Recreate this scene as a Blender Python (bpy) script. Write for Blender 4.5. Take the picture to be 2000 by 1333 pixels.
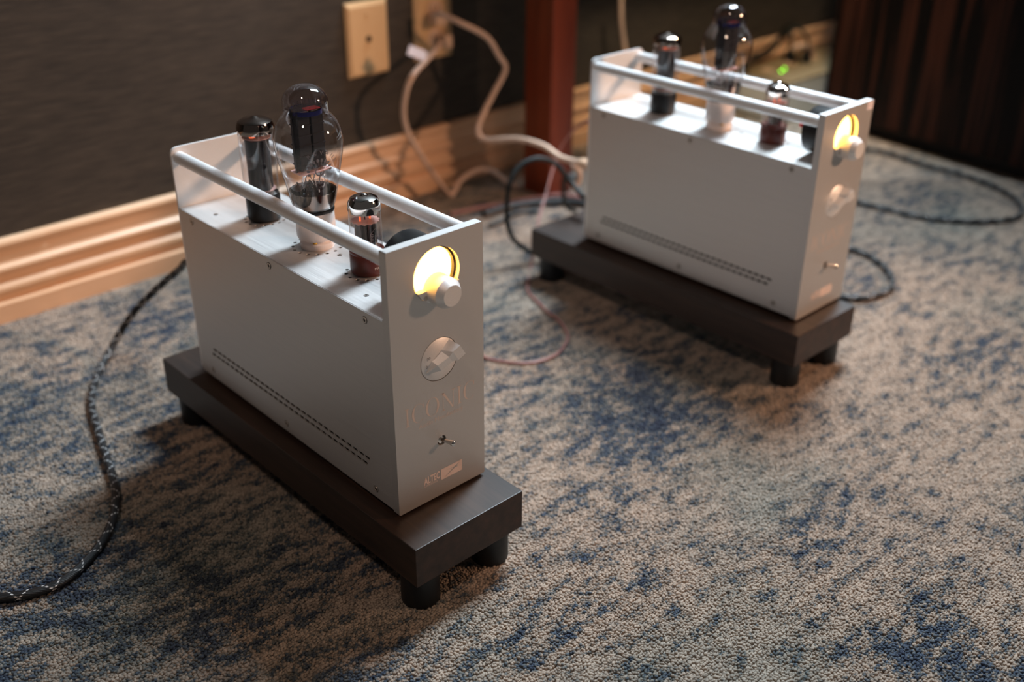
import bpy, math, random
import numpy as np
from mathutils import Matrix, Vector
PI = math.pi
scene = bpy.context.scene
col = scene.collection
for o in list(bpy.data.objects): bpy.data.objects.remove(o)
random.seed(4)

# ------------------------------------------------------------------ camera
CP = np.array([0.834371, -0.512143, 0.693656])
YAW, PITCH, ROLL, FPX = 2.382978, -0.492532, 0.007032, 2046.908
CF = np.array([math.cos(PITCH)*math.cos(YAW), math.cos(PITCH)*math.sin(YAW), math.sin(PITCH)])
_r = np.array([math.sin(YAW), -math.cos(YAW), 0]); _u = np.cross(_r, CF)
CR = math.cos(ROLL)*_r+math.sin(ROLL)*_u; CU = -math.sin(ROLL)*_r+math.cos(ROLL)*_u
cam = bpy.data.cameras.new('camera'); cam_o = bpy.data.objects.new('camera', cam); col.objects.link(cam_o)
cam.sensor_width = 36; cam.lens = FPX/2000*36; cam.clip_start = .02
R3 = Matrix(((CR[0], CU[0], -CF[0]), (CR[1], CU[1], -CF[1]), (CR[2], CU[2], -CF[2])))
cam_o.matrix_world = Matrix.Translation(Vector(CP)) @ R3.to_4x4()
cam.dof.use_dof = True; cam.dof.focus_distance = 0.965; cam.dof.aperture_fstop = 2.7
scene.camera = cam_o
def at(x, y, X=None, Y=None, Z=None):
    """a point seen at photo pixel x, y on the world plane X=, Y= or Z="""
    v = CF*FPX + CR*(x-1000) - CU*(y-666.5)
    i, t = (0, X) if X is not None else (1, Y) if Y is not None else (2, Z)
    return tuple(CP + v*(t-CP[i])/v[i])

# ------------------------------------------------------------------ light
world = bpy.data.worlds.new('world'); scene.world = world; world.use_nodes = True
bg = world.node_tree.nodes['Background']; bg.inputs[0].default_value = (.80, .72, .68, 1); bg.inputs[1].default_value = .065
def area(name, loc, target, size, power, color, sy=None, spread=None):
    l = bpy.data.lights.new(name, 'AREA'); l.size = size; l.energy = power; l.color = color
    if sy: l.shape = 'RECTANGLE'; l.size_y = sy
    if spread: l.spread = spread
    o = bpy.data.objects.new(name, l); col.objects.link(o); o.location = loc
    o.rotation_euler = (Vector(target)-Vector(loc)).to_track_quat('-Z', 'Y').to_euler(); return o
def spot(name, loc, target, power, color, angle=60, blend=.4, r=.04):
    l = bpy.data.lights.new(name, 'SPOT'); l.energy = power; l.color = color; l.spot_size = math.radians(angle); l.spot_blend = blend; l.shadow_soft_size = r
    o = bpy.data.objects.new(name, l); col.objects.link(o); o.location = loc
    o.rotation_euler = (Vector(target)-Vector(loc)).to_track_quat('-Z', 'Y').to_euler(); return o
panel = area('ceiling_panel_light', (-.36, 1.8, 2.5), (0, .4, 0), .5, 88, (.74, .89, 1.0), 1.2, math.radians(120))
panel.rotation_euler = (math.radians(-27), math.radians(-4), 0)
spot('warm_lamp', (2.0, 1.9, 1.30), (-.65, .42, .25), 250, (1.0, .59, .37), 46, .9, .13)
spot('warm_ceiling_lamp', (.9, -1.2, 2.4), (.35, .1, 0), 56, (1.0, .72, .56), 43, .6, .12)
spot('warm_wall_lamp', (.15, .8, 2.0), (-.66, 1.6, .03), 150, (1.0, .76, .48), 34, .7, .05)
scene.view_settings.view_transform = 'Standard'; scene.view_settings.look = 'None'
scene.view_settings.gamma = 1; scene.view_settings.use_curve_mapping = False
scene.view_settings.exposure = -0.12

# ------------------------------------------------------------------ materials
def srgb(r, g, b):
    f = lambda c: (c/255/12.92) if c/255 <= .04045 else ((c/255+.055)/1.055)**2.4
    return (f(r), f(g), f(b), 1)
class NT:
    def __init__(s, name):
        s.m = bpy.data.materials.new(name); s.m.use_nodes = True; s.t = s.m.node_tree; s.n = s.t.nodes; s.l = s.t.links
        s.p = s.n['Principled BSDF']
    def node(s, kind, **kw):
        n = s.n.new(kind)
        for k, v in kw.items(): setattr(n, k, v)
        return n
    def link(s, a, b): s.l.new(a, b)
    def coords(s, scale=(1, 1, 1), kind='Object', rot=(0, 0, 0)):
        if kind == 'World': g = s.node('ShaderNodeNewGeometry'); out = g.outputs['Position']
        else: g = s.node('ShaderNodeTexCoord'); out = g.outputs[kind]
        mp = s.node('ShaderNodeMapping'); mp.inputs['Scale'].default_value = scale; mp.inputs['Rotation'].default_value = rot
        s.link(out, mp.inputs[0]); return mp.outputs[0]
    def noise(s, vec, scale, detail=3, rough=.5):
        n = s.node('ShaderNodeTexNoise'); n.inputs['Scale'].default_value = scale; n.inputs['Detail'].default_value = detail
        n.inputs['Roughness'].default_value = rough; s.link(vec, n.inputs['Vector']); return n.outputs['Fac']
    def ramp(s, fac, stops, interp='LINEAR'):
        r = s.node('ShaderNodeValToRGB'); r.color_ramp.interpolation = interp; e = r.color_ramp.elements
        while len(e) < len(stops): e.new(.5)
        for q, (p, c) in zip(e, stops): q.position = p; q.color = c
        s.link(fac, r.inputs[0]); return r.outputs[0]
    def math(s, op, a, b):
        m = s.node('ShaderNodeMath', operation=op)
        for i, v in enumerate((a, b)):
            if isinstance(v, (int, float)): m.inputs[i].default_value = v
            else: s.link(v, m.inputs[i])
        return m.outputs[0]
    def bump(s, h, strength, dist):
        b = s.node('ShaderNodeBump'); b.inputs['Strength'].default_value = strength; b.inputs['Distance'].default_value = dist
        s.link(h, b.inputs['Height']); s.link(b.outputs[0], s.p.inputs['Normal'])
    def set(s, **kw):
        for k, v in kw.items(): s.p.inputs[k.replace('_', ' ')].default_value = v
        return s
def simple(name, c, rough=.5, metal=0, **kw):
    t = NT(name).set(Base_Color=c, Roughness=rough, Metallic=metal, **kw)
    f = t.noise(t.coords((60, 60, 60)), 4, 3)
    r = t.ramp(f, [(0, (rough*.88,)*3+(1,)), (1, (min(1, rough*1.12),)*3+(1,))]); t.link(r, t.p.inputs['Roughness'])
    return t.m
def aluminium(name, c, rough, stretch, metal=.8, bump=.05):
    t = NT(name).set(Base_Color=c, Metallic=metal)
    v = t.coords(stretch); f = t.noise(v, 1, 4, .7)
    t.link(t.ramp(f, [(.3, (rough*.85,)*3+(1,)), (.7, (rough*1.15,)*3+(1,))]), t.p.inputs['Roughness'])
    c2 = tuple(x*.93 for x in c[:3])+(1,)
    t.link(t.ramp(f, [(.35, c2), (.65, c)]), t.p.inputs['Base Color'])
    t.bump(f, bump, .0004); return t.m
M = {}
AL = srgb(208, 205, 203)
M['alu_blast'] = aluminium('bead_blasted_aluminium', AL, .48, (1500, 1500, 1500), .82, .08)
M['alu_brushed'] = aluminium('brushed_aluminium', AL, .46, (12, 900, 900), .75, .10)
M['alu_top'] = aluminium('brushed_aluminium_top', AL, .5, (12, 900, 900), .6, .08)
M['alu_rod'] = aluminium('satin_aluminium_rod', srgb(234, 233, 233), .5, (900, 900, 900), .45, .04)
M['engrave'] = simple('frosted_engraving', srgb(236, 214, 205), .6, .1)
M['engrave_faint'] = simple('faint_engraving', srgb(218, 202, 194), .58, .40)
M['chrome'] = simple('polished_chrome', srgb(225, 220, 216), .06, 1)
M['screw'] = simple('steel_screw', srgb(196, 188, 180), .35, .7)
M['black'] = simple('black_interior', srgb(10, 10, 11), .7)
M['black_plastic'] = simple('black_plastic', srgb(9, 11, 14), .42)
M['rubber'] = simple('black_rubber_foot', srgb(9, 15, 20), .5)
M['bakelite'] = simple('brown_bakelite', srgb(92, 36, 26), .33)
M['ceramic'] = simple('white_ceramic', srgb(240, 225, 218), .35)
M['gold'] = simple('gold_pin', srgb(220, 170, 80), .2, 1)
M['anode'] = simple('blackened_anode', srgb(38, 38, 42), .42, .3)
M['anode_grey'] = simple('grey_anode', srgb(150, 145, 145), .22, .9)
M['mica'] = simple('pinkish_mica', srgb(205, 160, 150), .35)
M['getter'] = simple('getter_mirror', srgb(150, 138, 130), .05, 1)
M['bluetint'] = simple('blue_getter_flash', srgb(34, 38, 110), .2, .5)
M['print'] = simple('pale_print', srgb(215, 205, 200), .6)
M['glassprint'] = simple('grey_glass_print', srgb(112, 106, 110), .6)
M['red'] = simple('red_wire', srgb(190, 30, 25), .4)
def emit(name, c, s):
    t = NT(name).set(Base_Color=(0, 0, 0, 1)); t.p.inputs['Emission Color'].default_value = c; t.p.inputs['Emission Strength'].default_value = s; return t.m
M['heater'] = emit('glowing_heater', (1, .16, .05, 1), 1.2)
M['redglow'] = emit('red_glow_filament', (1, .05, .05, 1), .6)
M['meter'] = emit('backlit_meter_face', (1, .45, .075, 1), 15)
M['led'] = emit('green_led', (.25, 1, .02, 1), 9)
def glass(name, tint, edge=.35):
    t = NT(name); n = t.n; n.remove(t.p); out = n['Material Output']
    tr = t.node('ShaderNodeBsdfTransparent'); gl = t.node('ShaderNodeBsdfGlossy'); gl.inputs['Roughness'].default_value = .015
    lw = t.node('ShaderNodeLayerWeight'); lw.inputs['Blend'].default_value = edge
    tr.inputs[0].default_value = tint
    lw2 = t.node('ShaderNodeLayerWeight'); lw2.inputs['Blend'].default_value = .5
    c = t.ramp(lw.outputs['Facing'], [(0, tint), (.8, tuple(x*.96 for x in tint[:3])+(1,)), (1, tuple(x*.82 for x in tint[:3])+(1,))]); t.link(c, tr.inputs[0])
    fr = t.math('ADD', t.math('MULTIPLY', t.math('POWER', lw2.outputs['Facing'], 3.2), .85), .10)
    mx = t.node('ShaderNodeMixShader'); t.link(fr, mx.inputs[0]); t.link(tr.outputs[0], mx.inputs[1]); t.link(gl.outputs[0], mx.inputs[2])
    t.link(mx.outputs[0], out.inputs[0]); return t.m
M['glass'] = glass('clear_tube_glass', (.96, .95, .96, 1))
M['glass_smoke'] = glass('getter_smoked_glass', (.80, .77, .79, 1))
def wood(name, stops, sc, rough=.45, bump=.15):
    t = NT(name); v = t.coords(sc); f = t.noise(v, 1, 6, .62)
    t.link(t.ramp(f, stops), t.p.inputs['Base Color']); t.p.inputs['Roughness'].default_value = rough
    t.bump(f, bump, .0006); return t.m
M['walnut'] = wood('dark_walnut', [(.3, srgb(32, 22, 18)), (.5, srgb(46, 33, 26)), (.72, srgb(62, 44, 35))], (7, 90, 90), .48)
M['ebony'] = wood('striped_ebony_veneer', [(.34, srgb(5, 5, 6)), (.47, srgb(14, 10, 10)), (.56, srgb(66, 36, 27)), (.64, srgb(24, 16, 15)), (.76, srgb(84, 52, 38))], (48, 48, 1.2), .5, .02)
M['redwood'] = wood('reddish_mahogany', [(.3, srgb(98, 36, 18)), (.6, srgb(126, 50, 24)), (.8, srgb(146, 66, 34))], (40, 40, 3), .38)
M['ivory'] = simple('ivory_plastic', srgb(226, 186, 138), .42)
M['whiteplug'] = simple('cream_plug_plastic', srgb(222, 188, 160), .45)
M['whitecord'] = simple('cream_cord', srgb(222, 190, 168), .5)
M['pinkcord'] = simple('pinkish_clear_cord', srgb(146, 100, 94), .45)
M['paper'] = simple('white_paper_tag', srgb(235, 222, 226), .7)
M['boxtan'] = simple('tan_metal_top', srgb(140, 122, 92), .5)
M['boxgrey'] = simple('grey_metal_side', srgb(205, 212, 214), .5)
M['darkgreen'] = simple('dark_green_cord', srgb(9, 17, 17), .6)
M['ebony'].node_tree.nodes['Principled BSDF'].inputs['Specular IOR Level'].default_value = .15
# braided cord: UV.x runs along the cord in metres, UV.y round it
def braid(name):
    t = NT(name); uv = t.node('ShaderNodeUVMap'); sp = t.node('ShaderNodeSeparateXYZ'); t.link(uv.outputs[0], sp.inputs[0])
    u, v = sp.outputs[0], sp.outputs[1]
    def strand(sign):
        a = t.math('ADD', t.math('MULTIPLY', u, 1/.030), t.math('MULTIPLY', v, sign*1.0))
        fr = t.math('FRACT', a, 0); return t.math('LESS_THAN', t.math('ABSOLUTE', t.math('SUBTRACT', fr, .5), 0), .035)
    dash = t.math('GREATER_THAN', t.math('FRACT', t.math('MULTIPLY', v, 10.0), 0), .48)
    s = t.math('MULTIPLY', t.math('MAXIMUM', strand(1), strand(-1)), dash)
    mx = t.node('ShaderNodeMix', data_type='RGBA'); t.link(s, mx.inputs[0]); mx.inputs[6].default_value = srgb(7, 10, 15); mx.inputs[7].default_value = srgb(205, 205, 205)
    t.link(mx.outputs[2], t.p.inputs['Base Color']); t.p.inputs['Roughness'].default_value = .5
    w = t.math('SINE', t.math('MULTIPLY', t.math('ADD', t.math('MULTIPLY', u, 160), t.math('MULTIPLY', v, 20)), 2*PI), 0); t.bump(w, .5, .0003)
    return t.m
M['braid'] = braid('black_braid_with_white_tracer')
# carpet colours come from world position, so pile and backing agree
def carpet(name, pile):
    t = NT(name)
    P = t.coords((1, 1, 1), 'World')
    big = t.noise(t.coords((1, .6, 0), 'World', (0, 0, .05)), 7, 3, .55)
    mid = t.noise(t.coords((1, .42, 0), 'World', (0, 0, .05)), 62, 3, .6)
    fin = t.noise(t.coords((1, .6, 0), 'World', (0, 0, .05)), 210, 2, .7)
    s = t.math('ADD', t.math('ADD', t.math('MULTIPLY', big, .45), t.math('MULTIPLY', mid, .85)), t.math('MULTIPLY', fin, .40))
    # blue and beige dye patches; the broad left one also paints in vignette shading
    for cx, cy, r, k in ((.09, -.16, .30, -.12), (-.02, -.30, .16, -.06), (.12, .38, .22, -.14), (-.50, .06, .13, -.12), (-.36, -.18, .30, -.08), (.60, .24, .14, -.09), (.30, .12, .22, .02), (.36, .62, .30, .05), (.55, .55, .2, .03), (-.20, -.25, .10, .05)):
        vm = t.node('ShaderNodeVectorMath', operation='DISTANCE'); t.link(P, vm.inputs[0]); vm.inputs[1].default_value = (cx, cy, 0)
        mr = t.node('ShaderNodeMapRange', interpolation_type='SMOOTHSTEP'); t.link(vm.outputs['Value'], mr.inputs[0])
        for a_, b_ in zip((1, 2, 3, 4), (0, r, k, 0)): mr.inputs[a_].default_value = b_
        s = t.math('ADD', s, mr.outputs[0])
    if pile:
        oi = t.node('ShaderNodeObjectInfo'); s = t.math('ADD', s, t.math('MULTIPLY', t.math('SUBTRACT', oi.outputs['Random'], .5), .16))
    s = t.math('SUBTRACT', s, .245)
    c1 = t.ramp(s, [(.34, srgb(32, 42, 62)), (.44, srgb(60, 72, 88)), (.50, srgb(84, 87, 88)), (.56, srgb(136, 122, 110)), (.72, srgb(170, 151, 135))])
    c2 = t.ramp(s, [(.34, srgb(30, 42, 54)), (.44, srgb(58, 70, 78)), (.50, srgb(78, 86, 84)), (.56, srgb(112, 112, 105)), (.72, srgb(144, 140, 130))])
    mx = t.node('ShaderNodeMix', data_type='RGBA'); hue = t.noise(t.coords((1, .7, 0), 'World'), 3.2, 3); t.link(t.ramp(hue, [(.48, (0, 0, 0, 1)), (.66, (1, 1, 1, 1))]), mx.inputs[0]); t.link(c1, mx.inputs[6]); t.link(c2, mx.inputs[7]); c = mx.outputs[2]
    t.link(c, t.p.inputs['Base Color']); t.p.inputs['Roughness'].default_value = .85
    if not pile: t.bump(t.noise(P, 330, 2, .6), .8, .003)
    return t.m
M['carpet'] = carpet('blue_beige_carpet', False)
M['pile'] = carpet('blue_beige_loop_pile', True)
def wallmat():
    t = NT('dark_woven_wallpaper'); f = t.noise(t.coords((1, 22, 260)), 1, 4, .6); g = t.noise(t.coords((3, 3, 3)), 1, 2)
    h = t.math('ADD', t.math('MULTIPLY', f, .75), t.math('MULTIPLY', g, .25))
    t.link(t.ramp(h, [(.32, srgb(42, 37, 32)), (.68, srgb(74, 65, 56))]), t.p.inputs['Base Color']); t.p.inputs['Roughness'].default_value = .8
    t.bump(f, .3, .0008); return t.m
M['wall'] = wallmat()
def bbmat():
    t = NT('cream_baseboard_paint'); f = t.noise(t.coords((6, 6, 30)), 1, 5, .6)
    t.link(t.ramp(f, [(.25, srgb(176, 122, 82)), (.34, srgb(222, 178, 140)), (.6, srgb(230, 188, 152))]), t.p.inputs['Base Color']); t.p.inputs['Roughness'].default_value = .38; return t.m
M['baseboard'] = bbmat()

# ------------------------------------------------------------------ mesh tools
class MB:
    def __init__(s): s.v = []; s.f = []; s.sm = []; s.uv = {}
    def add(s, v, f, smooth=False):
        n = len(s.v); s.v += [tuple(map(float, p)) for p in v]; s.f += [tuple(i+n for i in q) for q in f]; s.sm += [smooth]*len(f); return s
    def box(s, x0, x1, y0, y1, z0, z1, b=0):
        if b <= 0:
            v = [(x, y, z) for x in (x0, x1) for y in (y0, y1) for z in (z0, z1)]
            return s.add(v, [(0, 1, 3, 2), (4, 6, 7, 5), (0, 4, 5, 1), (2, 3, 7, 6), (0, 2, 6, 4), (1, 5, 7, 3)])
        # chamfered box: three inset shells joined by their hull
        import bmesh
        bm = bmesh.new(); bmesh.ops.create_cube(bm, size=1)
        for w in bm.verts: w.co = Vector(((x0+x1)/2+w.co.x*(x1-x0), (y0+y1)/2+w.co.y*(y1-y0), (z0+z1)/2+w.co.z*(z1-z0)))
        bmesh.ops.bevel(bm, geom=bm.edges[:]+bm.verts[:], offset=b, segments=2, profile=.6, affect='EDGES')
        bm.verts.index_update(); v = [w.co[:] for w in bm.verts]; f = [tuple(w.index for w in q.verts) for q in bm.faces]; bm.free()
        return s.add(v, f)
    def lathe(s, prof, origin=(0, 0, 0), axis='z', n=40, smooth=True, cap=True):
        v = []; f = []; ox, oy, oz = origin
        for r, h in prof:
            for k in range(n):
                a = 2*PI*k/n; c, d_ = r*math.cos(a), r*math.sin(a)
                v.append((ox+c, oy+d_, oz+h) if axis == 'z' else (ox+h, oy+c, oz+d_) if axis == 'x' else (ox+d_, oy+h, oz+c))
        for i in range(len(prof)-1):
            for k in range(n):
                k2 = (k+1) % n; f.append((i*n+k, i*n+k2, (i+1)*n+k2, (i+1)*n+k))
        s.add(v, f, smooth)
        if cap:
            m = len(s.v)-len(v); s.f.append(tuple(m+k for k in reversed(range(n)))); s.f.append(tuple(m+(len(prof)-1)*n+k for k in range(n))); s.sm += [False, False]
        return s
    def cyl(s, r, h0, h1, origin=(0, 0, 0), axis='z', n=32, b=0):
        if b: return s.lathe([(r-b, h0), (r-.3*b, h0+.3*b), (r, h0+b), (r, h1-b), (r-.3*b, h1-.3*b), (r-b, h1)], origin, axis, n, True)
        return s.lathe([(r, h0), (r, h1)], origin, axis, n, True)
    def prism(s, poly, z0, z1, fn=None):
        fn = fn or (lambda x, y, z: (x, y, z)); n = len(poly)
        v = [fn(x, y, z0) for x, y in poly]+[fn(x, y, z1) for x, y in poly]
        f = [tuple(reversed(range(n))), tuple(range(n, 2*n))]+[(i, (i+1) % n, (i+1) % n+n, i+n) for i in range(n)]
        return s.add(v, f)
    def tube(s, pts, r, n=10, step=.006, flat=1.0):
        P = spline(pts, step); m = len(P); v = []; f = []; up = Vector((0, 0, 1)); L = 0; Ls = []
        for i in range(m):
            if i: L += (P[i]-P[i-1]).length
            Ls.append(L); t = (P[min(i+1, m-1)]-P[max(i-1, 0)]).normalized()
            up = (up-t*up.dot(t)); up = up.normalized() if up.length > 1e-4 else Vector((1, 0, 0)); w = t.cross(up)
            rr = r(i/(m-1)) if callable(r) else r
            for k in range(n):
                a = 2*PI*k/n; v.append(P[i]+w*math.cos(a)*rr+up*math.sin(a)*rr*flat)
        base = len(s.f)
        for i in range(m-1):
            for k in range(n):
                k2 = (k+1) % n; s.uv[base+i*n+k] = [(Ls[i], k/n), (Ls[i], (k+1)/n), (Ls[i+1], (k+1)/n), (Ls[i+1], k/n)]
                f.append((i*n+k, i*n+k2, (i+1)*n+k2, (i+1)*n+k))
        s.add(v, f, True); a = len(s.v)-len(v)
        s.f += [tuple(a+k for k in reversed(range(n))), tuple(a+(m-1)*n+k for k in range(n))]; s.sm += [False]*2
        return s
    def build(s, name, mat, parent=None, loc=(0, 0, 0), label=None, kind=None):
        me = bpy.data.meshes.new(name); me.from_pydata(s.v, [], s.f); me.materials.append(mat)
        me.polygons.foreach_set('use_smooth', s.sm)
        if s.uv:
            ul = me.uv_layers.new(name='UVMap')
            for pi, uvs in s.uv.items():
                p = me.polygons[pi]
                for li, q in zip(p.loop_indices, uvs): ul.data[li].uv = q
        if any(s.sm): me.set_sharp_from_angle(angle=math.radians(32))
        me.update(); o = bpy.data.objects.new(name, me); col.objects.link(o); o.location = loc
        if parent: o.parent = parent
        if label: o['label'] = label
        if kind: o['kind'] = kind
        return o
def spline(pts, step):
    P = [Vector(p) for p in pts]; Q = [P[0]*2-P[1]]+P+[P[-1]*2-P[-2]]; out = []
    for i in range(1, len(Q)-2):
        a, b, c, d_ = Q[i-1:i+3]; n = max(2, int((c-b).length/step))
        for k in range(n):
            t = k/n; out.append(.5*((2*b)+(c-a)*t+(2*a-5*b+4*c-d_)*t*t+(3*b-a-3*c+d_)*t**3))
    out.append(P[-1]); return out
def tag(o, label, cat, group=None, kind=None):
    o['label'] = label; o['category'] = cat
    if group: o['group'] = group
    if kind: o['kind'] = kind
    return o
def empty(name, loc, rz=0, label=None, cat=None, group=None):
    o = bpy.data.objects.new(name, None); col.objects.link(o); o.location = loc; o.rotation_euler = (0, 0, rz); o.empty_display_size = .05
    if label: tag(o, label, cat, group)
    return o
def cut(o, cutter_mb, name='cut'):
    """boolean applied at once; the cutter is thrown away"""
    c = cutter_mb.build(name, M['black']); m = o.modifiers.new('b', 'BOOLEAN'); m.object = c; m.operation = 'DIFFERENCE'; m.solver = 'EXACT'
    dg = bpy.context.evaluated_depsgraph_get(); dg.update()
    # cutter is built in the object's own local frame
    par = o.parent; o.parent = None; loc = o.location.copy(); o.location = (0, 0, 0); dg.update()
    me = bpy.data.meshes.new_from_object(o.evaluated_get(dg)); o.modifiers.clear(); o.data = me; o.parent = par; o.location = loc
    bpy.data.objects.remove(c)
def textpolys(txt, size, align='CENTER', spacing=1.0, bold=0):
    c = bpy.data.curves.new('t', 'FONT'); c.body = txt; c.size = size; c.align_x = align; c.space_character = spacing; c.resolution_u = 3; c.offset = bold*size
    o = bpy.data.objects.new('t', c); col.objects.link(o); dg = bpy.context.evaluated_depsgraph_get(); dg.update()
    me = o.evaluated_get(dg).to_mesh(); v = [w.co[:2] for w in me.vertices]; f = [tuple(p.vertices) for p in me.polygons]
    o.evaluated_get(dg).to_mesh_clear(); bpy.data.objects.remove(o); return v, f
def wrapped(mb, v2, f, fn): return mb.add([fn(x, y) for x, y in v2], f)

# ------------------------------------------------------------------ the setting
def wx(y): return -.655-.0165*(y+.1)           # the wall surface
def W3(y, out, z): return (wx(y)+out, y, z)
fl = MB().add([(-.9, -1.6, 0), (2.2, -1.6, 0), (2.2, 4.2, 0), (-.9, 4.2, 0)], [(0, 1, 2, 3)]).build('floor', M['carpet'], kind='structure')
mb = MB(); mb.add([W3(-1.8, 0, 0), W3(4.2, 0, 0), W3(4.2, 0, 2.75), W3(-1.8, 0, 2.75), W3(-1.8, -.12, 0), W3(4.2, -.12, 0), W3(4.2, -.12, 2.75), W3(-1.8, -.12, 2.75)],
    [(0, 1, 2, 3), (4, 7, 6, 5), (3, 2, 6, 7), (0, 4, 5, 1), (0, 3, 7, 4), (1, 5, 6, 2)])
mb.build('wall_back', M['wall'], kind='structure')
prof = [(0, .119), (.006, .119), (.0105, .1165), (.012, .112), (.0105, .107), (.0075, .103), (.007, .099), (.0085, .096), (.0085, .086), (.011, .083), (.0145, .0805), (.0155, .077), (.0145, .0735),
        (.0105, .071), (.008, .067), (.0085, .062), (.0125, .057), (.0165, .053), (.0175, .048), (.0165, .043), (.013, .039), (.0115, .0355), (.012, .032), (.019, .030), (.020, .028), (.020, 0), (0, 0)]
def board(y0, y1, extra=0):
    b = MB(); n = len(prof); v = [W3(y0, o+(extra if o > .001 else 0), z) for o, z in prof]+[W3(y1, o+(extra if o > .001 else 0), z) for o, z in prof]
    b.add(v, [(i, i+n, (i+1) % n+n, (i+1) % n) for i in range(n-1)]+[tuple(range(n)), tuple(reversed(range(n, 2*n)))]); return b
bb = board(-.035, 4.2).build('baseboard_back', M['baseboard'], kind='structure')
board(-1.8, -.0355, .0012).build('board', M['baseboard'], bb, label='shorter length of cream moulding beyond the joint')

# looped carpet pile, one instance per loop
def pile():
    import bmesh
    bm = bmesh.new(); bmesh.ops.create_icosphere(bm, subdivisions=1, radius=1)
    for w in bm.verts: w.co = Vector((w.co.x*.0015, w.co.y*.0019, w.co.z*.0015+.0007))
    me = bpy.data.meshes.new('pile_loop'); bm.to_mesh(me); bm.free(); me.materials.append(M['pile']); me.polygons.foreach_set('use_smooth', [True]*len(me.polygons))
    loop = bpy.data.objects.new('pile_loop', me)
    rng = np.random.default_rng(3); px, py = .0028, .0023
    X, Y = np.meshgrid(np.arange(-.63, 1.0, px), np.arange(-.62, 1.9, py)); X = X.ravel()+rng.normal(0, .00055, X.size); Y = Y.ravel()+rng.normal(0, .0006, Y.size)
    P = np.stack([X, Y, np.zeros_like(X)], 1); d_ = P-CP; z = d_@CF; u = 1000+FPX*(d_@CR)/z; v = 666.5-FPX*(d_@CU)/z
    keep = (z > .3) & (z < 2.35) & (u > -120) & (u < 2120) & (v < 1450) & (v > 350)       # only as far out as single loops can be told apart
    X, Y = X[keep], Y[keep]; Z = rng.normal(0, .00045, X.size)
    pm = bpy.data.meshes.new('carpet_pile'); pm.vertices.add(len(X)); pm.vertices.foreach_set('co', np.stack([X, Y, Z], 1).astype('f4').ravel())
    o = bpy.data.objects.new('carpet_pile', pm); col.objects.link(o)
    ng = bpy.data.node_groups.new('pile_nodes', 'GeometryNodeTree'); ng.interface.new_socket('Geometry', in_out='INPUT', socket_type='NodeSocketGeometry'); ng.interface.new_socket('Geometry', in_out='OUTPUT', socket_type='NodeSocketGeometry')
    N = ng.nodes; gi = N.new('NodeGroupInput'); go = N.new('NodeGroupOutput'); ip = N.new('GeometryNodeInstanceOnPoints'); oi = N.new('GeometryNodeObjectInfo'); oi.inputs['Object'].default_value = loop
    rr = N.new('FunctionNodeRandomValue'); rr.data_type = 'FLOAT_VECTOR'; rr.inputs[0].default_value = (-.6, -.6, -.9); rr.inputs[1].default_value = (.6, .6, .9)
    rs = N.new('FunctionNodeRandomValue'); rs.data_type = 'FLOAT'; rs.inputs[2].default_value = .8; rs.inputs[3].default_value = 1.25; rs.inputs['Seed'].default_value = 5
    L = ng.links; L.new(gi.outputs[0], ip.inputs['Points']); L.new(oi.outputs['Geometry'], ip.inputs['Instance']); L.new(rr.outputs[0], ip.inputs['Rotation']); L.new(rs.outputs[1], ip.inputs['Scale']); L.new(ip.outputs[0], go.inputs[0])
    o.modifiers.new('pile', 'NODES').node_group = ng; print('pile loops', len(X))
    o['kind'] = 'stuff'; tag(o, 'looped blue and beige carpet pile covering the floor', 'carpet')
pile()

# ------------------------------------------------------------------ wooden platforms
def platform(loc, rz, label):
    r = empty('wooden_platform', loc, rz, label, 'platform', 'platforms under the amplifiers')
    MB().box(-.2403, .2403, -.0664, .0664, .0399, .0835, .0008).build('slab', M['walnut'], r)
    for sx in (1, -1):
        for sy in (-1, 1): MB().lathe([(.0172, 0), (.0186, .0015), (.019, .004), (.0185, .040)], n=36).build('foot', M['rubber'], r, (sx*.2163, sy*.0444, 0))
    return r
platform((0, 0, 0), 0, 'dark walnut platform on black feet under the nearer amplifier')
platform((.00314, .60739, 0), -.008, 'dark walnut platform on black feet under the farther amplifier')

# ------------------------------------------------------------------ amplifiers
LX, WY, HZ, HC, TP = .186, .053, .2655, .1998, .009
FX = LX
def rounded(y0, y1, z0, z1, r, n=5, top=True, bottom=True):
    pts = []
    for cy, cz, a0, rr in ((y1, z1, 0, r if top else .0008), (y0, z1, 90, r if top else .0008), (y0, z0, 180, r if bottom else .0008), (y1, z0, 270, r if bottom else .0008)):
        sy = 1 if cy == y1 else -1; sz = 1 if cz == z1 else -1
        for k in range(n+1):
            a = math.radians(a0+90*k/n); pts.append((cy-sy*rr+rr*math.cos(a), cz-sz*rr+rr*math.sin(a)))
    return pts
XP = lambda y, z, x: (x, y, z)                      # prism poly in y,z extruded along x
def screw(parent, p, axis, sign=1, r=.0032):
    prof_ = [(r, 0), (r*.95, .0004*sign), (r*.55, .0004*sign), (r*.5, -.0001*sign), (r*.08, -.0001*sign)]
    o = MB().lathe(prof_, axis=axis, n=18).build('screw', M['screw'], parent, p); MB().cyl(r*1.12, -.0001, .00012, axis=axis, n=18).build('screw_recess', M['black'], o)
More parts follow.
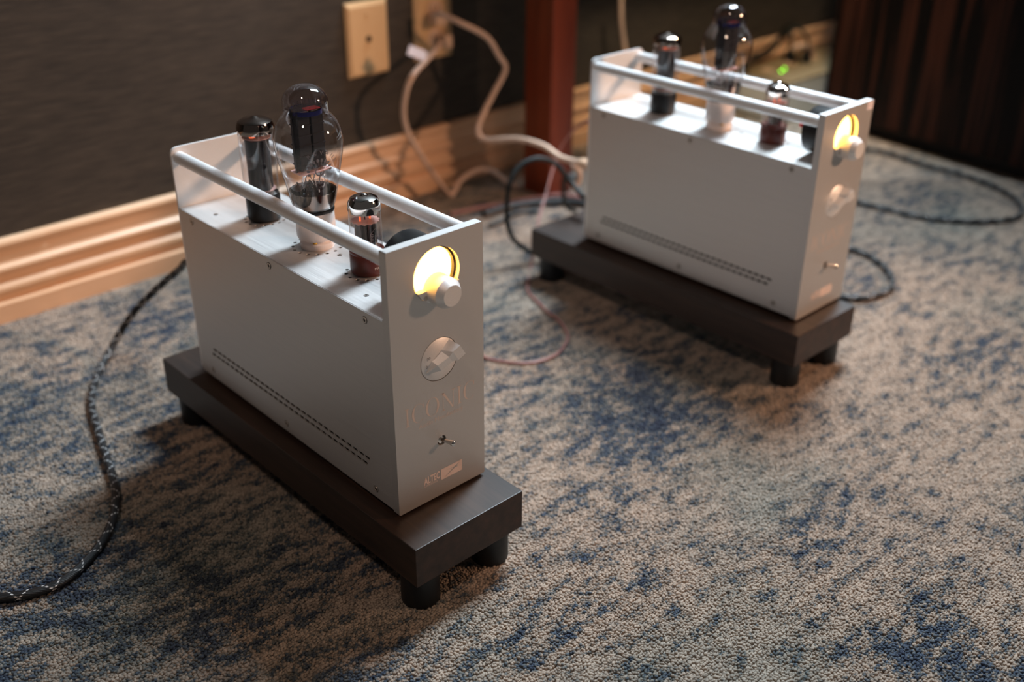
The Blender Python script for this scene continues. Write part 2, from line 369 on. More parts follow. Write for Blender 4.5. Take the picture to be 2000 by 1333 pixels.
def serif_letters():
    """outlined roman capitals I C O N I C as flat polygons in a unit height box"""
    out = []
    def ring(cx, w, a0, a1, tl, tr, tv):
        n = 26; v = []; f = []
        for k in range(n+1):
            a = math.radians(a0+(a1-a0)*k/n); c, s_ = math.cos(a), math.sin(a)
            th = tl*max(0, -c)**1.5+tr*max(0, c)**1.5+tv*abs(s_)
            v += [(cx+w*c, .5+.52*s_), (cx+(w-th)*c, .5+(.52-th*.55)*s_)]
        for k in range(n): f.append((2*k, 2*k+1, 2*k+3, 2*k+2))
        return v, f
    quad = lambda a: (a, [(0, 1, 2, 3)])
    x = 0
    def I(x, w=.30):
        s_ = []; s_.append(quad([(x+.10, 0.05), (x+.2, 0.05), (x+.2, .95), (x+.10, .95)])); s_.append(quad([(x, 0), (x+.30, 0), (x+.24, .06), (x+.06, .06)])); s_.append(quad([(x, 1), (x+.30, 1), (x+.24, .94), (x+.06, .94)])); return s_
    def Cc(x): return [ring(x+.40, .40, 48, 312, .13, 0.02, .035), quad([(x+.66, .72), (x+.71, .72), (x+.71, 1.0), (x+.66, .9)])]
    def O(x): return [ring(x+.42, .42, 0, 360, .13, .13, .03)]
    def N(x): return [quad([(x+.1, 0), (x+.14, 0), (x+.14, 1), (x+.1, 1)]), quad([(x+.05, 1), (x+.2, 1), (x+.78, .0), (x+.70, -.02)]), quad([(x+.74, 0), (x+.78, 0), (x+.78, 1), (x+.74, 1)]),
                     quad([(x, 0), (x+.25, 0), (x+.2, .05), (x+.05, .05)]), quad([(x+.64, 1), (x+.9, 1), (x+.85, .95), (x+.69, .95)]), quad([(x, 1), (x+.2, 1), (x+.2, .95), (x+.05, .95)])]
    for fn, adv in ((I, .42), (Cc, .84), (O, .96), (N, 1.0), (I, .42), (Cc, .8)): out += fn(x); x += adv
    return out, x

def vacuum_tall(amp, x):
    base = MB().lathe([(.0150, 0), (.0172, .002), (.0176, .006), (.0176, .026), (.0168, .0285)], n=40).build('vacuum_tube', M['black_plastic'], amp, (x, 0, HC), label='tall straight tube with black base and black anode')
    MB().lathe([(.0165, .0285), (.0180, .034), (.0182, .06), (.0182, .0925)], n=48, cap=False).build('glass_envelope', M['glass'], base)
    MB().lathe([(.0183, .0925), (.0190, .0955), (.0188, .099), (.0170, .1035), (.0120, .1062), (.0055, .1068), (.003, .1085), (.0005, .109)], n=48).build('getter_dome', M['getter'], base, label='dark mirrored dome')
    a = MB()
    for s in (-1, 1): a.lathe([(.0078, .034), (.0078, .086)], (s*.0052, 0, 0), n=20)
    a.box(-.0145, .0145, -.0012, .0012, .034, .086); a.box(-.0035, .0035, -.0112, .0112, .034, .086)
    a.lathe([(.0122, .035), (.0122, .085)], n=24); a.build('anode', M['anode'], base)
    for z in (.0872, .0325): MB().lathe([(.0145, z), (.0145, z+.0008)], n=24).build('mica_disc', M['mica'], base)
    MB().lathe([(.003, .0865), (.003, .0885)], (.002, -.006, 0), n=8).lathe([(.0025, .0865), (.0025, .0885)], (.001, .006, 0), n=8).build('heater_glow', M['heater'], base)
    w = MB()
    for k in range(5): a_ = k*1.3; w.tube([(.008*math.cos(a_), .008*math.sin(a_), .028), (.010*math.cos(a_), .010*math.sin(a_), .042)], .0005, 6)
    w.build('lead_wire', M['chrome'], base, kind='stuff')
B3 = [(.0185, .0400), (.0205, .044), (.0222, .050), (.0238, .058), (.0262, .070), (.0290, .083), (.0314, .095), (.0326, .104), (.0325, .111), (.0310, .118), (.0280, .1245), (.0245, .129), (.0220, .132), (.0212, .136), (.0213, .142), (.0207, .147), (.0180, .152), (.0135, .1562), (.007, .1587), (.0006, .1595)]
def rad(z):
    for (r0, z0), (r1, z1) in zip(B3, B3[1:]):
        if z0 <= z <= z1: return r0+(r1-r0)*(z-z0)/(z1-z0)
    return .03
def vacuum_bulb(amp, x, logo):
    base = MB().lathe([(.0158, -.002), (.0168, .001), (.0166, .0055), (.0150, .0075), (.0145, .0085), (.0178, .0095), (.0190, .012), (.0192, .020), (.0188, .0385), (.0180, .0405)], n=48).build('vacuum_tube', M['ceramic'], amp, (x, 0, HC), label='largest tube, shouldered clear bulb on white ceramic base')
    for k in range(4):
        a = math.radians(-40+90*k); MB().cyl(.0022, .0074, .0098, (.0150*math.cos(a), .0150*math.sin(a), 0), n=12).build('gold_pin', M['gold'], base)
    MB().lathe([(.0193, .0375), (.0196, .039), (.0194, .0405)], n=48).build('base_collar', M['black_plastic'], base)
    MB().lathe(B3[:13], n=64, cap=False).build('glass_envelope', M['glass'], base)
    MB().lathe(B3[12:], n=64, cap=False).build('glass_crown', M['glass_smoke'], base, label='grey smoked glass crown')
    MB().lathe([(.0176, .0405), (.0196, .0445), (.0213, .0505), (.0228, .0580), (.0226, .0582), (.0205, .0575)], n=56, cap=False).build('getter_band', M['getter'], base, label='mirrored band inside the foot of the bulb')
    a = MB(); rz = .0
    for s in (-1, 1):
        a.box(-.0065, .0065, s*.0075-.0066, s*.0075+.0066, .080, .136, .001)
        for k in range(6): a.box(-.0072, .0072, s*.0075-.0070, s*.0075+.0070, .084+.0095*k, .0852+.0095*k)
    an = a.build('anode', M['anode'], base)
    for s in (-1, 1): MB().box(-.0010, .0010, s*.0155-.0008, s*.0155+.0008, .078, .139).build('support_post', M['anode'], base)
    MB().prism([(-.009, -.017), (.009, -.017), (.011, 0), (.009, .017), (-.009, .017), (-.011, 0)], .0770, .0780).build('mica_plate', M['mica'], base)
    MB().prism([(-.008, -.0175), (.008, -.0175), (.0095, 0), (.008, .0175), (-.008, .0175), (-.0095, 0)], .1372, .1380).build('mica_plate', M['glass_smoke'], base)
    MB().prism([(-.003, -.002), (.006, -.002), (.006, .012), (-.003, .012)], .1362, .1368).build('glow', M['redglow'], base, label='red glow above the anode')
    MB().lathe([(.0150, .1325), (.0150, .1368)], n=30, cap=False).build('getter_ring', M['bluetint'], base, label='blue tinted ring')
    w = MB()
    for k in range(9):
        a_ = k*.698; r0, r1 = .006+.002*(k % 2), .005+.011*((k*37 % 10)/10)
        w.tube([(r0*math.cos(a_), r0*math.sin(a_), .052), (.9*r1*math.cos(a_+.3), r1*math.sin(a_+.3), .066), (r1*.6, r1*math.sin(a_), .0775)], .00045, 5)
    for k in range(7): w.tube([(-.002+.001*k, -.012+.004*k, .139), (-.001, -.0115+.004*k, .145), (.001*(k % 3), -.010+.0035*k, .139)], .0003, 5)
    w.build('lead_wire', M['chrome'], base, kind='stuff')
    g = MB().lathe([(.013, .044), (.0125, .056), (.009, .060), (.0005, .061)], n=24); g.box(-.003, .003, -.011, .011, .058, .066, .001); g.build('glass_stem', M['glass'], base)
    s = MB()
    for k in range(14): a_ = k*2.4; rr = .004+.0010*k; s.box(rr*math.cos(a_)-.0007, rr*math.cos(a_)+.0007, rr*math.sin(a_)-.0009, rr*math.sin(a_)+.0009, .0585, .0630, .0003)
    s.build('stem_wire', M['chrome'], base, kind='stuff')
    if logo:
        c0 = math.radians(-15); zc = .0905
        def on(u, v):     # u right, v up, metres, on the bulb
            z = zc+v; r_ = rad(z)+.00025; a_ = c0+u/.0315; return (r_*math.cos(a_), r_*math.sin(a_), z)
        m = MB()
        for i, ch in enumerate('PSVANE'):
            v2, f = textpolys(ch, .0058); th = math.radians(128-i*21.0); R_ = .0150
            def fn(px_, py_, th=th): q = th-PI/2; return on(R_*math.cos(th)+px_*math.cos(q)-py_*math.sin(q), -.004+R_*math.sin(th)+px_*math.sin(q)+py_*math.cos(q))
            wrapped(m, v2, f, fn)
        def petal(th, r0, r1, w):
            n = 10; pts = []
            for k in range(n):
                t = 2*PI*k/n; pts.append((r1+w*1.5*math.cos(t), w*math.sin(t)))
            v2 = [(c*math.cos(th)-s_*math.sin(th), c*math.sin(th)+s_*math.cos(th)) for c, s_ in pts+[(r0, -.0001), (r0, .0001), (r1-w, .0002), (r1-w, -.0002)]]
            m.add([on(p-.0005, q-.006) for p, q in v2], [tuple(range(n)), (n, n+3, n+2, n+1)])
        for k in range(11): petal(math.radians(195-k*19), .0055, .0115, .00125)
        n = 22; v2 = []
        for k in range(n+1):
            t = math.radians(75+k*285/n); wd = .0004+.0022*(k/n)**1.5; v2 += [(.0048*math.cos(t), .0048*math.sin(t)), ((.0048-wd)*math.cos(t), (.0048-wd)*math.sin(t))]
        m.add([on(p-.0005, q-.006) for p, q in v2], [(2*k, 2*k+2, 2*k+3, 2*k+1) for k in range(n)])
        v2, f = textpolys('ACME TUBE', .0030); wrapped(m, v2, f, lambda a_, b_: on(a_+.002, b_-.0185))
        m.build('printed_emblem', M['glassprint'], base, label='grey printed peacock emblem and lettering')
def vacuum_short(amp, x, logo):
    base = MB().lathe([(.0140, -.001), (.0158, .001), (.0163, .003), (.0163, .0190), (.0160, .0200), (.0165, .0208), (.0165, .0225), (.0150, .0235)], n=44).build('vacuum_tube', M['bakelite'], amp, (x, 0, HC), label='smallest tube with brown base and mirrored dome')
    MB().lathe([(.0146, .0235), (.0149, .028), (.0149, .0615)], n=44, cap=False).build('glass_envelope', M['glass'], base)
    MB().lathe([(.0150, .0600), (.0151, .0650), (.0146, .0690), (.0125, .0725), (.0085, .0745), (.0040, .0748), (.0030, .0758), (.0012, .0768), (.0003, .0769)], n=44).build('getter_dome', M['chrome'], base, label='mirrored dome')
    pts = []
    for k in range(28): a = 2*PI*k/28; rr = .0138 if k % 2 else .0118; pts.append((rr*math.cos(a), rr*math.sin(a)))
    MB().prism(pts, .0505, .0512).build('mica_disc', M['mica'], base)
    for s in (-1, 1):
        MB().lathe([(.0052, .0260), (.0052, .0500)], (0, s*.0060, 0), n=20).build('anode', M['anode_grey'], base)
        MB().box(.0035, .0058, s*.0060-.0012, s*.0060+.0012, .026, .050).build('anode_fin', M['black'], base)
        MB().cyl(.0009, .0512, .0565, (0, s*.0055, 0), n=8).build('heater_glow', M['heater'], base)
    MB().cyl(.0005, .0235, .0600, n=6).build('support_post', M['anode'], base)
    if logo:
        def on(a0, rr): return lambda u, v: (rr*math.cos(a0+u/rr), rr*math.sin(a0+u/rr), v)
        m = MB(); f0 = on(math.radians(2), .01645)
        for tx, z, sz in (('TUNG-SOL', .0120, .0054), ('MADE IN RUSSIA', .0070, .0036)):
            v2, f = textpolys(tx, sz, 'LEFT'); wrapped(m, [(a-.0045, b+z) for a, b in v2], f, f0)
        m.build('base_lettering', M['print'], base, label='pale printed lettering')
        m = MB(); f1 = on(math.radians(2), .01505)
        hx = [(.0062*math.cos(math.radians(90+60*k)), .038+.0095*math.sin(math.radians(90+60*k))) for k in range(6)]; hi = [(a*.92, .038+(b-.038)*.94) for a, b in hx]
        m.add([f1(*p) for p in hx+hi], [(k, (k+1) % 6, (k+1) % 6+6, k+6) for k in range(6)])
        for tx, dx in (('6SN7', -.0025), ('SOL', .0022)):
            v2, f = textpolys(tx, .0050); wrapped(m, [(dx-b, a+.0375) for a, b in v2], f, f1)
        m.build('glass_lettering', M['glassprint'], base, label='grey printed hexagon mark')

def amplifier(loc, rz, label, near):
    A = empty('tube_amplifier', loc, rz, label, 'amplifier', 'pair of silver tube amplifiers')
    # chassis underside and side plates
    MB().box(-LX+.006, LX-TP-.002, -WY+.004, WY-.004, .001, .004).build('bottom_plate', M['alu_brushed'], A)
    for sx in (1, -1):
        for sy in (1, -1): MB().cyl(.007, -.004, .001, n=20).build('foot', M['rubber'], A, (sx*.15, sy*.035, 0))
    for s in (-1, 1):
        y0, y1 = sorted((s*WY, s*(WY-.0012)))
        sp = MB().box(-LX+.0025, LX-TP, y0, y1, .0015, HC-.0004, .0004).build('side_plate', M['alu_brushed'], A)
        c = MB()
        for k in range(30):
            for row in (0, 1):
                cx = .1395-k*.00985-row*.0045; cz = .0415-row*.0072; n = 12
                poly = [(cx+(.0025 if math.cos(2*PI*j/n) > 0 else -.0025)+.0017*math.cos(2*PI*j/n), cz+.0017*math.sin(2*PI*j/n)) for j in [q+.5 for q in range(n, 0, -1)]]
                c.prism(poly, -.06 if s < 0 else .045, -.045 if s < 0 else .06, lambda x, z, y: (x, y, z))
        cut(sp, c)
        for x in (-.158, -.005, .1505):
            for z in (.1915, .0115): screw(A, (x, s*(WY+.0002), z), 'y', s)
    MB().box(-LX+.004, LX-TP-.001, -WY+.006, WY-.006, .0060, .1920).build('inner_liner', M['black'], A)
    tp = MB().box(-LX+.0025, LX-TP, -WY+.0014, WY-.0014, HC-.0015, HC-.0003, .0002).build('top_plate', M['alu_top'], A)
    c = MB(); tubes = ((-.097, .0205, 16), (0, .0240, 16), (.084, .0205, 14))
    for x, rr, n in tubes:
        for k in range(n): a = 2*PI*(k+.5)/n; c.cyl(.0019, HC-.006, HC+.004, (x+rr*math.cos(a), rr*math.sin(a), 0), n=12)
    cut(tp, c)
    for p in ((-.141, -.033), (-.141, .033), (.035, .002), (.1255, -.0325), (.1255, .0325)): screw(A, (p[0], p[1], HC-.0001), 'z', 1, .0021)
    # rear plate, front panel
    MB().prism(rounded(-WY, WY, 0, HZ, .007), -LX, -LX+.0028, XP).build('rear_plate', M['alu_rod'], A)
    MB().box(-LX-.012, -LX, -.020, .020, .020, .052, .001).build('power_inlet', M['black_plastic'], A)
    fp = MB().prism(rounded(-WY, WY, -.001, HZ, .0015), FX-TP, FX, XP).build('front_panel', M['alu_blast'], A)
    c = MB().cyl(.0255, FX-.02, FX+.01, (0, 0, .2305), 'x', 64); c.cyl(.0216, FX-.0025, FX+.01, (0, 0, .1472), 'x', 64); c.cyl(.0052, FX-.02, FX+.01, (0, .0002, .0600), 'x', 24); cut(fp, c)
    # meter
    me_ = MB().lathe([(.0275, -.045), (.0285, -.0425), (.0285, -.0095), (.0258, -.0092)], (0, 0, 0), 'x', 48).build('meter_housing', M['black_plastic'], A, (FX, 0, .2305), label='black housing behind the lit window')
    for s in (-1, 1): MB().cyl(.003, -.056, -.0455, (0, s*.013, .004), 'x', 14).build('terminal', M['screw' if s > 0 else 'red'], me_)
    MB().cyl(.0235, -.0092, -.0086, axis='x', n=48).build('meter_face', M['meter'], me_, label='glowing yellow backlit face')
    MB().lathe([(.0236, -.0086), (.0236, -.0050), (.0246, -.0050), (.0246, -.0086)], axis='x', n=56, cap=False).build('bezel', M['black_plastic'], me_)
    # plate across the lower part of the window
    pts = []; R_ = .0253
    for k in range(25): a = math.radians(-155+k*130/24); pts.append((R_*math.cos(a), .2305+R_*math.sin(a)))
    pl = MB().prism(pts, FX-.003, FX+.0028, XP).build('knob_plate', M['alu_rod'], A); MB().lathe([(.0024, 0), (.0023, .0004), (.0012, .0004), (.0010, -.0004), (.0001, -.0004)], axis='x', n=16).build('screw', M['screw'], pl, (FX+.0029, -.0150, .2135))
    kn = MB().lathe([(.0140, .0), (.0140, .0165), (.0136, .0170), (.0100, .0225), (.0097, .0228), (.0001, .0228)], axis='x', n=56).build('volume_knob', M['alu_rod'], A, (FX-.002, 0, .2175))
    # selector: skirted dish with an arrow shaped grip
    di = MB().lathe([(.0209, -.0022), (.0209, -.0002), (.0203, .0003), (.0080, .0030), (.0001, .0030)], axis='x', n=56).build('selector_dial', M['alu_rod'], A, (FX, 0, .1472))
    th = math.radians(31); ct, st = math.cos(th), math.sin(th)
    sec = [(-.0195, .0003, .0012, .0003), (-.0085, .0068, .0090, .0040), (.0040, .0072, .0118, .0034), (.0090, .0072, .0138, .0062), (.0175, .0070, .0150, .0062)]
    v = []
    for s_, wb, h, wt in sec:
        for w_, hh in ((-wb, .0002), (wb, .0002), (wt, h), (-wt, h)): v.append((hh, s_*ct-w_*st, s_*st+w_*ct+.0015))
    f = [(0, 3, 2, 1), tuple(16+k for k in range(4))]
    for i in range(4):
        for k in range(4): f.append((4*i+k, 4*i+(k+1) % 4, 4*i+4+(k+1) % 4, 4*i+4+k))
    MB().add(v, f).build('grip', M['alu_rod'], di)
    m = MB()
    for tx, y_, z_ in (('30', -.0135, .0045), ('0', -.0160, -.0030)):
        v2, ff = textpolys(tx, .0042); m.add([(.0019, a+y_, b+z_) for a, b in v2], ff)
    m.build('dial_lettering', M['glassprint'], di)
    # toggle switch
    tg = MB().lathe([(.0038, -.006), (.0038, -.0022), (.0018, -.0022), (.0017, .003), (.0022, .0100), (.0029, .0130), (.0027, .0148), (.0014, .0158), (.0001, .0160)], axis='x', n=24).build('toggle_switch', M['chrome'], A, (FX, .0008, .0603)); tg.rotation_euler = (0, math.radians(-9), math.radians(6))
    # engraving
    e = MB(); parts, wd = serif_letters(); sc = .084/wd
    for v2, ff in parts: e.add([(FX+.00012, -.0415+a*sc, .0915+b*sc*1.00) for a, b in v2], ff)
    e.build('name_lettering', M['engrave_faint'], A, label='pale engraved name lettering', kind='stuff'); e = MB()
    v2, ff = textpolys('Audio Manufactory', .0068); e.add([(FX+.00012, a, b+.0835) for a, b in v2], ff)
    e.build('small_lettering', M['engrave_faint'], A, kind='stuff'); e = MB()
    v2, ff = textpolys('ALTEC', .0098, 'LEFT', 1.0, .035); e.add([(FX+.00012, -.0228+a*.66, b*1.12+.0196) for a, b in v2], ff)
    v2, ff = textpolys('LANSING', .0030, 'LEFT', 1.35, .02); e.add([(FX+.00012, -.0226+a, b+.0166) for a, b in v2], ff)
    e.build('maker_lettering', M['engrave'], A, kind='stuff'); e = MB()
    # emblem box with the darker swallow cut through it
    bx0, bx1, bz0, bz1 = -.0022, .0240, .0158, .0278
    e.add([(FX+.00012, y, z) for y, z in ((bx0, bz0), (bx1, bz0), (bx1, bz1), (bx0, bz1))], [(0, 1, 2, 3)])
    e.build('emblem_box', M['engrave'], A, label='pale engraved emblem rectangle')
    sw = MB(); pol = [(.0010, .0168), (.0150, .0225), (.0195, .0222), (.0170, .0238), (.0205, .0262), (.0160, .0246), (.0125, .0238), (.0020, .0250), (.0130, .0232)]
    sw.add([(FX+.0002, y, z) for y, z in pol], [(0, 1, 8), (1, 2, 3, 8), (3, 4, 5), (3, 5, 6, 8), (6, 7, 8)]); sw.build('emblem_mark', M['alu_blast'], A)
    for s in (-1, 1): MB().cyl(.0068, -LX+.0026, FX-TP+.0004, (0, 0, 0), 'x', 32).build('handle_rod', M['alu_rod'], A, (0, s*.0445, .2540))
    vacuum_tall(A, -.097); vacuum_bulb(A, 0, near); vacuum_short(A, .084, near)
    if not near:
        st_ = MB().box(FX, FX+.0003, .0395, .0525, .2545, .2640).build('price_sticker', M['paper'], A, label='small pale sticker at the top corner of the panel')
        MB().box(FX+.0003, FX+.0004, .0445, .0475, .2585, .2600).build('ink_mark', M['glassprint'], st_)
    return A
amplifier((.00866, .00531, .08752), -.0034, 'silver tube amplifier nearest the camera with glowing round window', True)
amplifier((.03260, .62353, .08752), -.0073, 'silver tube amplifier farther back with a small sticker on its panel', False)

# ------------------------------------------------------------------ cords
def cord(name, pts, r, mat, label, n=10, flat=1.0, cat='cord'):
    return tag(MB().tube(pts, r, n, flat=flat).build(name, mat), label, cat)
fz = .0075
pA = [at(x, y, Z=fz) for x, y in ((-60, 1172), (0, 1168), (60, 1160), (110, 1143), (150, 1115), (190, 1072), (215, 1030), (225, 990), (224, 950), (215, 915), (200, 870), (188, 830), (180, 800), (180, 770), (190, 735))]
pA += [at(207, 700, X=-.42), at(232, 655, X=-.435), at(260, 612, X=-.43), at(290, 580, X=-.42), at(320, 552, X=-.40), at(350, 527, X=-.37), at(372, 512, X=-.33), (-.26, .045, .150), (-.205, .02, .124), (-.192, .005, .124)]
cord('braided_cable', pA, .0046, M['braid'], 'thick black braided cord with white tracer curving to the left edge', 14)
cord('braided_cable', [at(x, y, Z=fz) for x, y in ((1640, 280), (1690, 290), (1740, 300), (1800, 320), (1850, 333), (1900, 348), (1950, 368), (1985, 390), (1996, 410), (1985, 425), (1950, 431), (1900, 433), (1850, 430), (1800, 424), (1750, 413), (1710, 403), (1650, 388))], .0047, M['braid'], 'wide loop of black braided cord on the carpet before the dark cabinet', 12)
cord('braided_cable', [at(x, y, Z=fz) for x, y in ((1600, 480), (1655, 485), (1680, 492), (1710, 507), (1735, 530), (1744, 552), (1735, 568), (1710, 578), (1675, 583), (1600, 575))], .0048, M['braid'], 'small loop of black braided cord beside the farther platform', 12)
pB = [at(1150, 388, X=-.20), at(1140, 385, X=-.22), at(1110, 350, X=-.26), at(1085, 320, X=-.28), at(1050, 310, X=-.29), at(1015, 325, X=-.30), at(995, 360, X=-.30), at(990, 400, X=-.30), at(992, 440, X=-.295), at(1005, 470, X=-.285), at(1035, 492, X=-.275), at(1065, 500, X=-.26)]
cord('braided_cable', pB, .0042, M['darkgreen'], 'dark cord arching up behind the farther amplifier', 10)
cord('signal_cable', [at(1135, 350, X=-.36), at(1105, 345, X=-.38), at(1101, 380, X=-.38), at(1108, 405, X=-.375), at(1125, 413, X=-.37)], .0042, M['darkgreen'], 'short dark cable drooping beside the reddish post', 8)
cord('signal_cable', [at(x, y, Z=.009) for x, y in ((945, 418), (990, 404), (1040, 396), (1100, 393), (1150, 398))], .0085, M['black_plastic'], 'thick dark cable lying at the foot of the reddish post', 10, .7)
cord('signal_cable', [at(x, y, Z=.006) for x, y in ((955, 442), (985, 430), (1010, 416), (1050, 412))], .004, M['black_plastic'], 'thin dark cable on the carpet behind the nearer amplifier', 8)
cord('speaker_wire', [at(x, y, Z=.007) for x, y in ((880, 418), (940, 405), (1000, 396), (1050, 385), (1100, 381), (1150, 388))], .0055, M['pinkcord'], 'pinkish wire lying along the floor in front of the post', 8, .6)
pk = [at(x, y, Z=.0045) for x, y in ((935, 690), (950, 700), (985, 707), (1025, 710), (1060, 704), (1090, 690), (1108, 665), (1105, 645), (1090, 625), (1070, 610), (1050, 590), (1035, 575), (1030, 560))]
pk += [at(1036, 525, X=-.262), at(1045, 475, X=-.27), at(1052, 430, X=-.29), at(1066, 380, X=-.32), at(1080, 330, X=-.34), at(1095, 290, X=-.35), at(1120, 255, X=-.33), at(1150, 235, X=-.27), at(1175, 235, X=-.2)]
cord('speaker_wire', pk, .0020, M['pinkcord'], 'thin pinkish wire curling over the platform edge onto the carpet', 8)
w1 = [at(848, 30, X=-.625), at(862, 28, X=-.61), at(900, 45, X=-.58), at(950, 72, X=-.56), at(975, 110, X=-.55), at(987, 135, X=-.545), at(965, 180, X=-.54), at(940, 230, X=-.53), at(934, 258, X=-.515), at(950, 273, X=-.50), at(1010, 272, X=-.44), at(1060, 285, X=-.37), at(1095, 308, X=-.30), at(1130, 318, X=-.24)]
c1 = cord('extension_cord', w1, .0050, M['whitecord'], 'cream cord running from the upper outlet to the farther amplifier', 10)
MB().lathe([(.006, 0), (.0085, .004), (.009, .018), (.0055, .024)], axis='x', n=16).build('plug', M['whiteplug'], c1, Vector(at(1132, 318, X=-.238)))
MB().box(-.0, .024, -.013, .013, -.010, .010, .003).build('plug', M['whiteplug'], c1, Vector(at(846, 34, X=-.658)))
w2 = [at(860, 84, X=-.622), at(838, 112, X=-.60), at(810, 142, X=-.585), at(795, 172, X=-.58), at(788, 215, X=-.585), at(795, 255, X=-.588), at(820, 300, X=-.590), at(850, 345, X=-.593), at(877, 380, X=-.596), at(884, 378, X=-.60), at(900, 352, X=-.61), at(930, 333, X=-.60), at(960, 333, X=-.58), at(985, 352, X=-.565), at(1012, 366, X=-.545)]
c2 = cord('extension_cord', w2, .0052, M['whitecord'], 'cream cord with a paper tag hanging from the lower outlet', 10, .8)
MB().box(0, .022, -.009, .009, -.012, .012, .003).build('plug', M['whiteplug'], c2, Vector(at(862, 78, X=-.656)))
tg = MB().box(-.0008, .0008, -.016, .016, -.009, .009).build('paper_tag', M['paper'], c2, Vector(at(815, 104, X=-.575))); tg.rotation_euler = (math.radians(-28), math.radians(-35), math.radians(-20))
cord('signal_cable', [at(1210, -60, X=-.615), at(1213, 0, X=-.615), at(1214, 45, X=-.615), at(1220, 92, X=-.615), at(1232, 170, X=-.60), (-.56, 1.12, .006)], .0048, M['whitecord'], 'pale cord hanging straight down behind the farther amplifier', 8)
cord('signal_cable', [at(1120, 320, X=-.27), at(1131, 335, X=-.27), at(1130, 355, X=-.275), at(1118, 370, X=-.28)], .0048, M['whitecord'], 'short cream cable end hanging behind the farther amplifier', 8)

# ------------------------------------------------------------------ wall plates
def wall_plate(name, y0, y1, z0, z1, label, cat):
    r = empty(name, W3((y0+y1)/2, 0, z0), .0165, label, cat)
    w = (y1-y0)/2; h = z1-z0; b = .006
    v = [(0, -w, 0), (0, w, 0), (0, w, h), (0, -w, h), (.003, -w, 0), (.003, w, 0), (.003, w, h), (.003, -w, h), (.007, -w+b, b*.8), (.007, w-b, b*.8), (.007, w-b, h-b*1.3), (.007, -w+b, h-b*1.3)]
    MB().add(v, [(0, 3, 2, 1), (0, 1, 5, 4), (1, 2, 6, 5), (2, 3, 7, 6), (3, 0, 4, 7), (4, 5, 9, 8), (5, 6, 10, 9), (6, 7, 11, 10), (7, 4, 8, 11), (8, 9, 10, 11)]).build('cover_plate', M['ivory'], r)
    return r, h
cp, h = wall_plate('cable_plate', .517, .604, .2385, .3625, 'ivory single-port cable plate on the dark wall', 'wall plate')
MB().lathe([(.0055, .0065), (.0055, .0080), (.0035, .0080), (.0035, .010), (.0026, .010), (.0024, .0085)], axis='x', n=18).build('coax_port', M['black_plastic'], cp, (0, 0, h*.5))
for z in (.016, h-.020): MB().lathe([(.0034, .0066), (.0030, .0082), (.0006, .0084)], axis='x', n=14).build('screw', M['ivory'], cp, (0, 0, z))
op, h = wall_plate('power_outlet', .664, .751, .2440, .3680, 'ivory power outlet with two plugs in the dark wall', 'outlet')
for z in (h*.30, h*.70):
    s = MB().lathe([(.0165, .0065), (.0165, .0085), (.0155, .0090)], axis='x', n=28).build('socket_face', M['whiteplug'], op, (0, .002, z))
    for dy in (-.006, .006): MB().box(.0088, .0092, dy-.001, dy+.001, -.002, .007).build('slot', M['black'], s)
    MB().cyl(.0025, .0088, .0092, (0, 0, -.008), 'x', 12).build('slot', M['black'], s)

# ------------------------------------------------------------------ reddish post
po = empty('console_table', (-.4995, .842, 0), 0, 'reddish-brown wooden table whose square leg stands before the dark wall', 'table')
for y in (0, 1.43): MB().box(-.0345, .0345, y-.030, y+.030, .001, .742, .003).build('leg', M['redwood'], po)
MB().box(-.165, .055, -.05, 1.49, .7425, .775, .003).build('tabletop', M['redwood'], po)

# ------------------------------------------------------------------ power conditioner
pb = empty('power_strip_box', (-.60, 1.56, 0), .0, 'tan topped power box with two green lights by the baseboard', 'power box')
BH = .095
MB().box(.0, .152, .0, .50, .004, BH-.004, .002).build('case', M['boxgrey'], pb)
MB().box(-.001, .153, -.001, .501, BH-.005, BH, .0015).build('lid', M['boxtan'], pb)
for k in range(4):
    o = MB().lathe([(.014, 0), (.014, .0015), (.013, .002)], n=22).build('socket_face', M['whiteplug'], pb, (.05+.0*k, .06+.095*k, BH))
    for dy in (-.005, .005): MB().box(-.003, .003, dy-.0008, dy+.0008, .0018, .0022).build('slot', M['black'], o)
for px_, py_ in ((1532, 134), (1526, 139)):
    p = at(px_, py_, Z=BH+.001); MB().lathe([(.0022, 0), (.0020, .0016), (.0005, .0024)], n=12).build('green_light', M['led'], pb, (p[0]+.60, p[1]-1.56, BH))
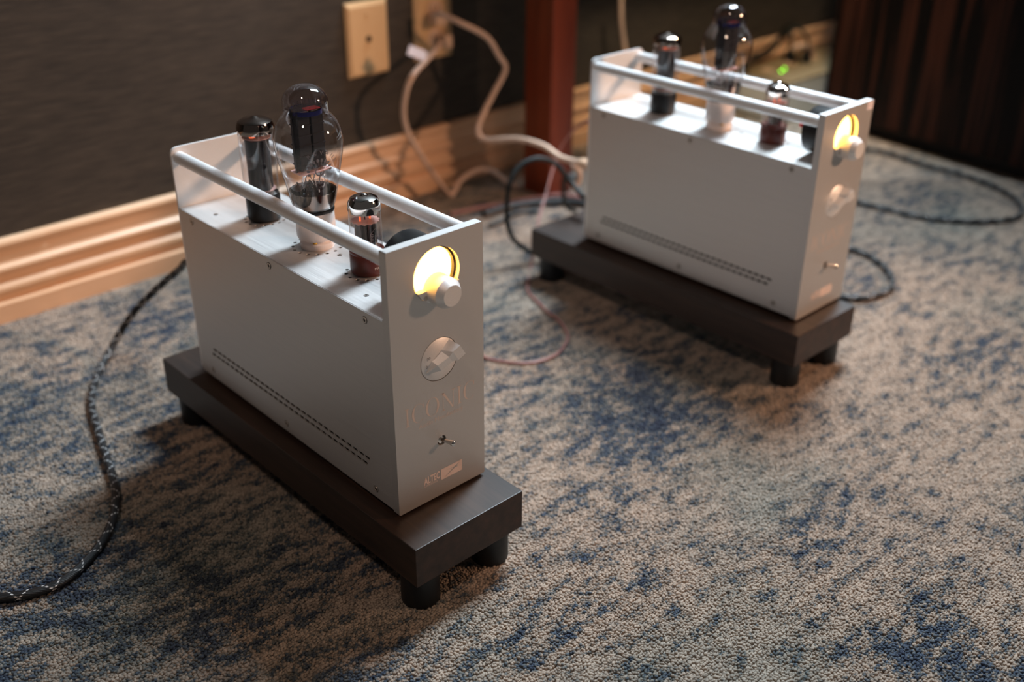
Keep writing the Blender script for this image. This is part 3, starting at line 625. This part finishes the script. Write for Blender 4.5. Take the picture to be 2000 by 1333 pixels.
for (px_, py_), arch in (((1541, 120), ((1541, 85), (1556, 76), (1572, 82))), ((1573, 122), None)):
    p = Vector(at(px_, py_, Z=BH)); 
    pl = MB().lathe([(.013, .001), (.0135, .010), (.010, .022), (.005, .032), (.0045, .036)], n=16).build('black_plug', M['black_plastic'], None, p)
    tag(pl, 'black plug %s on the tan power box' % ('nearer the amplifier' if arch else 'nearer the dark cabinet'), 'plug')
pp, qq = Vector(at(1541, 120, Z=BH)), Vector(at(1573, 122, Z=BH))
cord('mains_cable', [pp+Vector((0, 0, .034)), pp+Vector((-.005, .004, .060)), pp+Vector((-.02, .02, .082)), at(1520, 76, X=-.62), at(1500, 95, X=-.61), at(1480, 110, X=-.60), at(1460, 122, X=-.58), at(1440, 140, X=-.5)], .004, M['darkgreen'], 'dark cable leaving the left plug of the power box toward the amplifier', 8)
cord('mains_cable', [qq+Vector((0, 0, .034)), qq+Vector((0, -.003, .055)), (pp+qq)/2+Vector((-.01, 0, .080)), pp+Vector((-.03, .01, .074)), at(1515, 92, X=-.60), at(1490, 112, X=-.58), at(1455, 128, X=-.56)], .004, M['darkgreen'], 'dark cable arching from the right plug of the power box', 8)
cord('mains_cable', [at(1545, 55, X=-.64), at(1536, 68, X=-.63), at(1515, 80, X=-.625), at(1495, 100, X=-.61), at(1470, 108, X=-.60), at(1440, 112, X=-.59)], .005, M['darkgreen'], 'dark cable hanging over the baseboard behind the power box', 8)
cord('mains_cable', [at(1556, 108, Z=.10), at(1556, 100, Z=.125), at(1553, 92, Z=.14), at(1575, 92, Z=.13), at(1600, 110, X=-.60)], .006, M['whitecord'], 'pale cable between the two black plugs on the power box', 8)

# ------------------------------------------------------------------ speaker cabinet
sk = empty('speaker_cabinet', (-.392, 1.619, 0), math.atan(-.13), 'dark striped ebony cabinet with recessed plinth at the right', 'cabinet')
MB().box(0, 1.40, 0, .55, .030, 1.25, .003).build('body', M['ebony'], sk)  # unseen right end stretched wide to shade the wall from warm_lamp
MB().box(.03, 1.37, .03, .52, .0, .0305).build('plinth', M['black'], sk)
